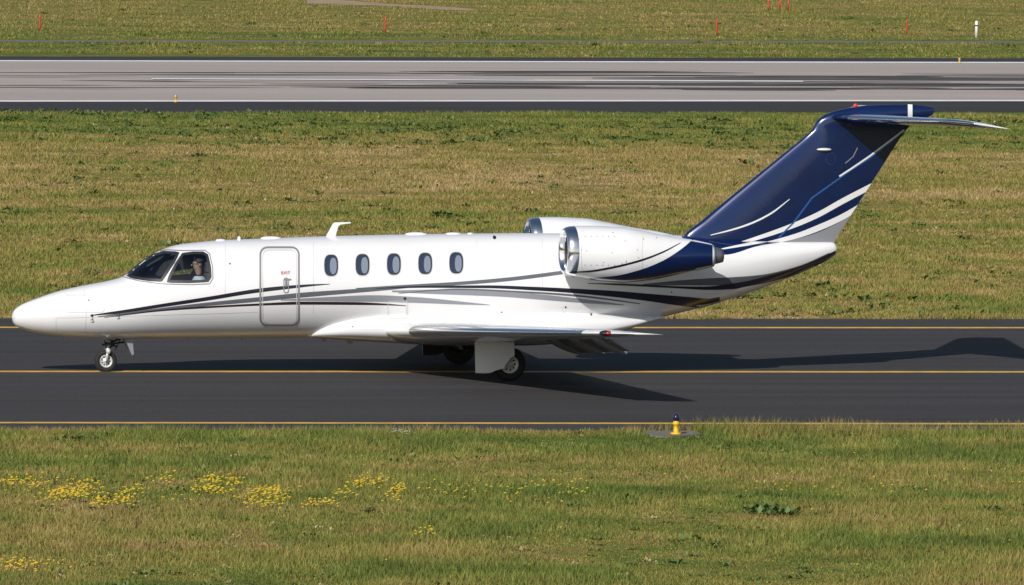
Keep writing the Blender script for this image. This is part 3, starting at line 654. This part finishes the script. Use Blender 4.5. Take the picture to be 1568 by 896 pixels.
def weed(x,y,s,nl):
    out=[]
    for i in range(nl):
        a=RNG.uniform(0,6.283); el=RNG.uniform(.15,1.2); L=s*RNG.uniform(.4,1.0); w=L*RNG.uniform(.10,.24); d=np.array([math.cos(a)*math.cos(el),math.sin(a)*math.cos(el),math.sin(el)*.8]); sd=np.array([-math.sin(a),math.cos(a),0]); b=np.array([x,y,0])+np.array([RNG.normal(0,s*.4),RNG.normal(0,s*.4),0]); mid=b+d*L*.55; tip=b+d*L+np.array([0,0,-L*.25*RNG.random()])
        out+=[b,mid-sd*w,tip,mid+sd*w]
    return out
def W_(N,y0,y1,smin,smax,pw=1,sd=40,th=-.2):
    x,y=field(N,y0,y1,pw,3)
    for a,b in zip(x,y):
        if lf(np.array([a]),np.array([b]),sd,.35)[0]+RNG.random()*1.5<th+.5: continue
        V.extend(weed(a,b,smin+(smax-smin)*RNG.random()**3,int(RNG.integers(12,26))))
W_(1100,yN-2,yA-.3,.05,.18); W_(2000,yB+.5,yC-1,.08,.28,1.2); W_(1500,yC-24,yC-1,.10,.30); W_(400,yD+1,yD+60,.10,.30)
for px,py,s,nl in((1178,785,.28,90),(1200,790,.24,80),(1165,788,.2,50),(682,333,.35,60),(596,325,.22,40),(1410,752,.16,50),(120,674,.16,90),(95,676,.16,60),(150,676,.15,50),(20,330,.25,40),(595,203,.4,30)):
    q=G(px,py); V.extend(weed(q.x,q.y,s,nl))
V=np.array(V); quick("weeds",V,4,np.arange(len(V)),{},Mw)
Ml=mat("tussock_leaves",(.17,.21,.045),.6,noise=(3,.3)); V=[]
W_(900,yN-2,yA-.2,.05,.15,1,51); W_(1500,yB+.5,yC-1,.08,.20,1.2,52)
V=np.array(V); quick("tussock_grass",V,4,np.arange(len(V)),{},Ml)
Ms=mat("dry_straw",(.42,.33,.17),.7,noise=(3,.2)); V=[]
W_(600,yN-2,yA-.2,.04,.11,1,53); W_(1000,yB+.5,yC-1,.06,.16,1.2,54)
V=np.array(V); quick("dry_grass",V,4,np.arange(len(V)),{},Ms)
My=mat("yellow_petals",(.62,.42,.015),.7); V=[]
def flower(px,py,rs=1.0):
    q=G(px,py); hh=RNG.uniform(.05,.12); r=RNG.uniform(.009,.019)*rs
    V.extend([(q.x-r*1.3,q.y,hh-r*.4),(q.x,q.y-r,hh+.0),(q.x+r*1.3,q.y,hh+r*.2),(q.x,q.y+r*.6,hh+r*.7)])
for i in range(3200):
    px=RNG.uniform(-40,620); row=RNG.choice([0,1,1,2]); py=[745,760,775][row]+RNG.normal(0,4.5)+4*math.sin(px/60)
    if math.sin(px/17+row*2)+math.sin(px/41+row*5)+RNG.normal(0,.6)>.55: flower(px,py)
for i in range(80): flower(RNG.uniform(640,900),RNG.normal(757,9))
for i in range(40): flower(RNG.uniform(1130,1568),RNG.normal(748,10))
for i in range(40): flower(RNG.uniform(0,1568),RNG.uniform(700,880),.8)
for i in range(80): flower(RNG.normal(35,30),RNG.normal(873,4))
for i in range(18): flower(RNG.normal(655,10),RNG.normal(823,2))
V=np.array(V); quick("yellow_wildflowers",V,4,np.arange(len(V)),{},My)
Mwf=mat("white_petals",(.45,.45,.42),.6); V=[]
for i in range(45): flower(RNG.normal(614,12),RNG.normal(669,2.2),.55)
V=np.array(V); quick("white_wildflowers",V,4,np.arange(len(V)),{},Mwf)
# ---------------------------------------------------------------- airfield furniture
M_yp=mat("yellow_paint",(.75,.45,.02),.4,noise=(12,.15)); M_bl=mat("blue_lens",(.01,.012,.05),.15,0,.6); M_orange=mat("orange_red_paint",(.50,.045,.02),.5,noise=(6,.2))
q=G(1035,668)
par=bpy.data.objects.new("taxiway_edge_light",None); scene.collection.objects.link(par)
lathe("base_plate",[(0,0),(.0,.085),(.02,.085),(.03,.038),(.14,.038),(.15,.055),(.175,.055),(.18,.040),(.20,.040)],(q.x,q.y,.03),(0,0,1),M_yp,20,par)
lathe("lens",[(0,.040),(.02,.052),(.07,.048),(.10,.032),(.115,0)],(q.x,q.y,.23),(0,0,1),M_bl,20,par)
a=[(985,663),(1060,662),(1080,667),(1030,671.5),(995,669)]
V=[G(*t) for t in a]; V=[(v.x,v.y,.03) for v in V]; o=mk("concrete_pad",V+[(v[0],v[1],0) for v in V],[(0,1,2,3,4)]+[(i,(i+1)%5,5+(i+1)%5,5+i) for i in range(5)],M_conc,None,False); fixn(o)
for px,py,hpx in((269,157,12),(1469,97,9)):
    q=G(px,py); s=hpx/ (FPX/(q-CAM).length); par=bpy.data.objects.new("runway_edge_light",None); scene.collection.objects.link(par)
    lathe("stem",[(0,0),(0,.25*s),(.1*s,.25*s),(.15*s,.13*s),(.5*s,.13*s),(.55*s,.22*s),(.7*s,.22*s)],(q.x,q.y,.01),(0,0,1),M_yp,16,par)
    lathe("lamp_head",[(0,.20*s),(.2*s,.20*s),(.3*s,0)],(q.x,q.y,.01+.7*s),(0,0,1),M_lgrey,16,par)
def post(px,py,hpx,r=.036):
    q=G(px,py); s=hpx/(FPX/(q-CAM).length); par=bpy.data.objects.new("marker_post",None); scene.collection.objects.link(par)
    lathe("post",[(0,0),(0,r),(s*.30,r),(s*.301,r),(s*.40,r),(s*.401,r),(s*.72,r),(s*.721,r),(s*.78,r),(s*.781,r),(s*.97,r),(s,.02),(s,0)],(q.x,q.y,0),(0,0,1),[M_orange,M_lgrey],12,par,fmi=[0,0,0,0,1,0,0,0,1,0,0,0])
for a in ((61,47,25),(590,50,24),(1097.5,54,23),(1388,54,24),(1177,15,16)): post(*a)
q=G(1495,58); s=26/(FPX/(q-CAM).length); par=bpy.data.objects.new("white_marker_post",None); scene.collection.objects.link(par)
lathe("post",[(0,0),(0,.06),(s*.68,.06),(s*.681,.06),(s*.76,.06),(s*.761,.06),(s*.97,.06),(s,.03),(s,0)],(q.x,q.y,0),(0,0,1),[M_wl,M_dark],12,par,fmi=[0,0,0,1,1,0,0,0])
par=bpy.data.objects.new("lattice_mast",None); scene.collection.objects.link(par)
q=G(1200,17); k=(q-CAM).length/FPX
for i,(dx,dy) in enumerate(((-6,0),(8,0),(1,3))):
    b=Vector((q.x+dx*k,q.y+dy*.3,0)); t=Vector((q.x+1*k,q.y+.3,5.5))
    for j in range(8): rod("leg_segment",b.lerp(t,j/8),b.lerp(t,(j+1)/8),.035,M_wl if j%2 else M_orange,parent=par,seg=8)
for j in range(1,6): rod("cross_brace",Vector((q.x-6*k*(1-j/8),q.y,5.5*j/8)),Vector((q.x+8*k*(1-(j+.6)/8),q.y,5.5*(j+.6)/8)),.02,M_wl,parent=par,seg=8)
print("done")
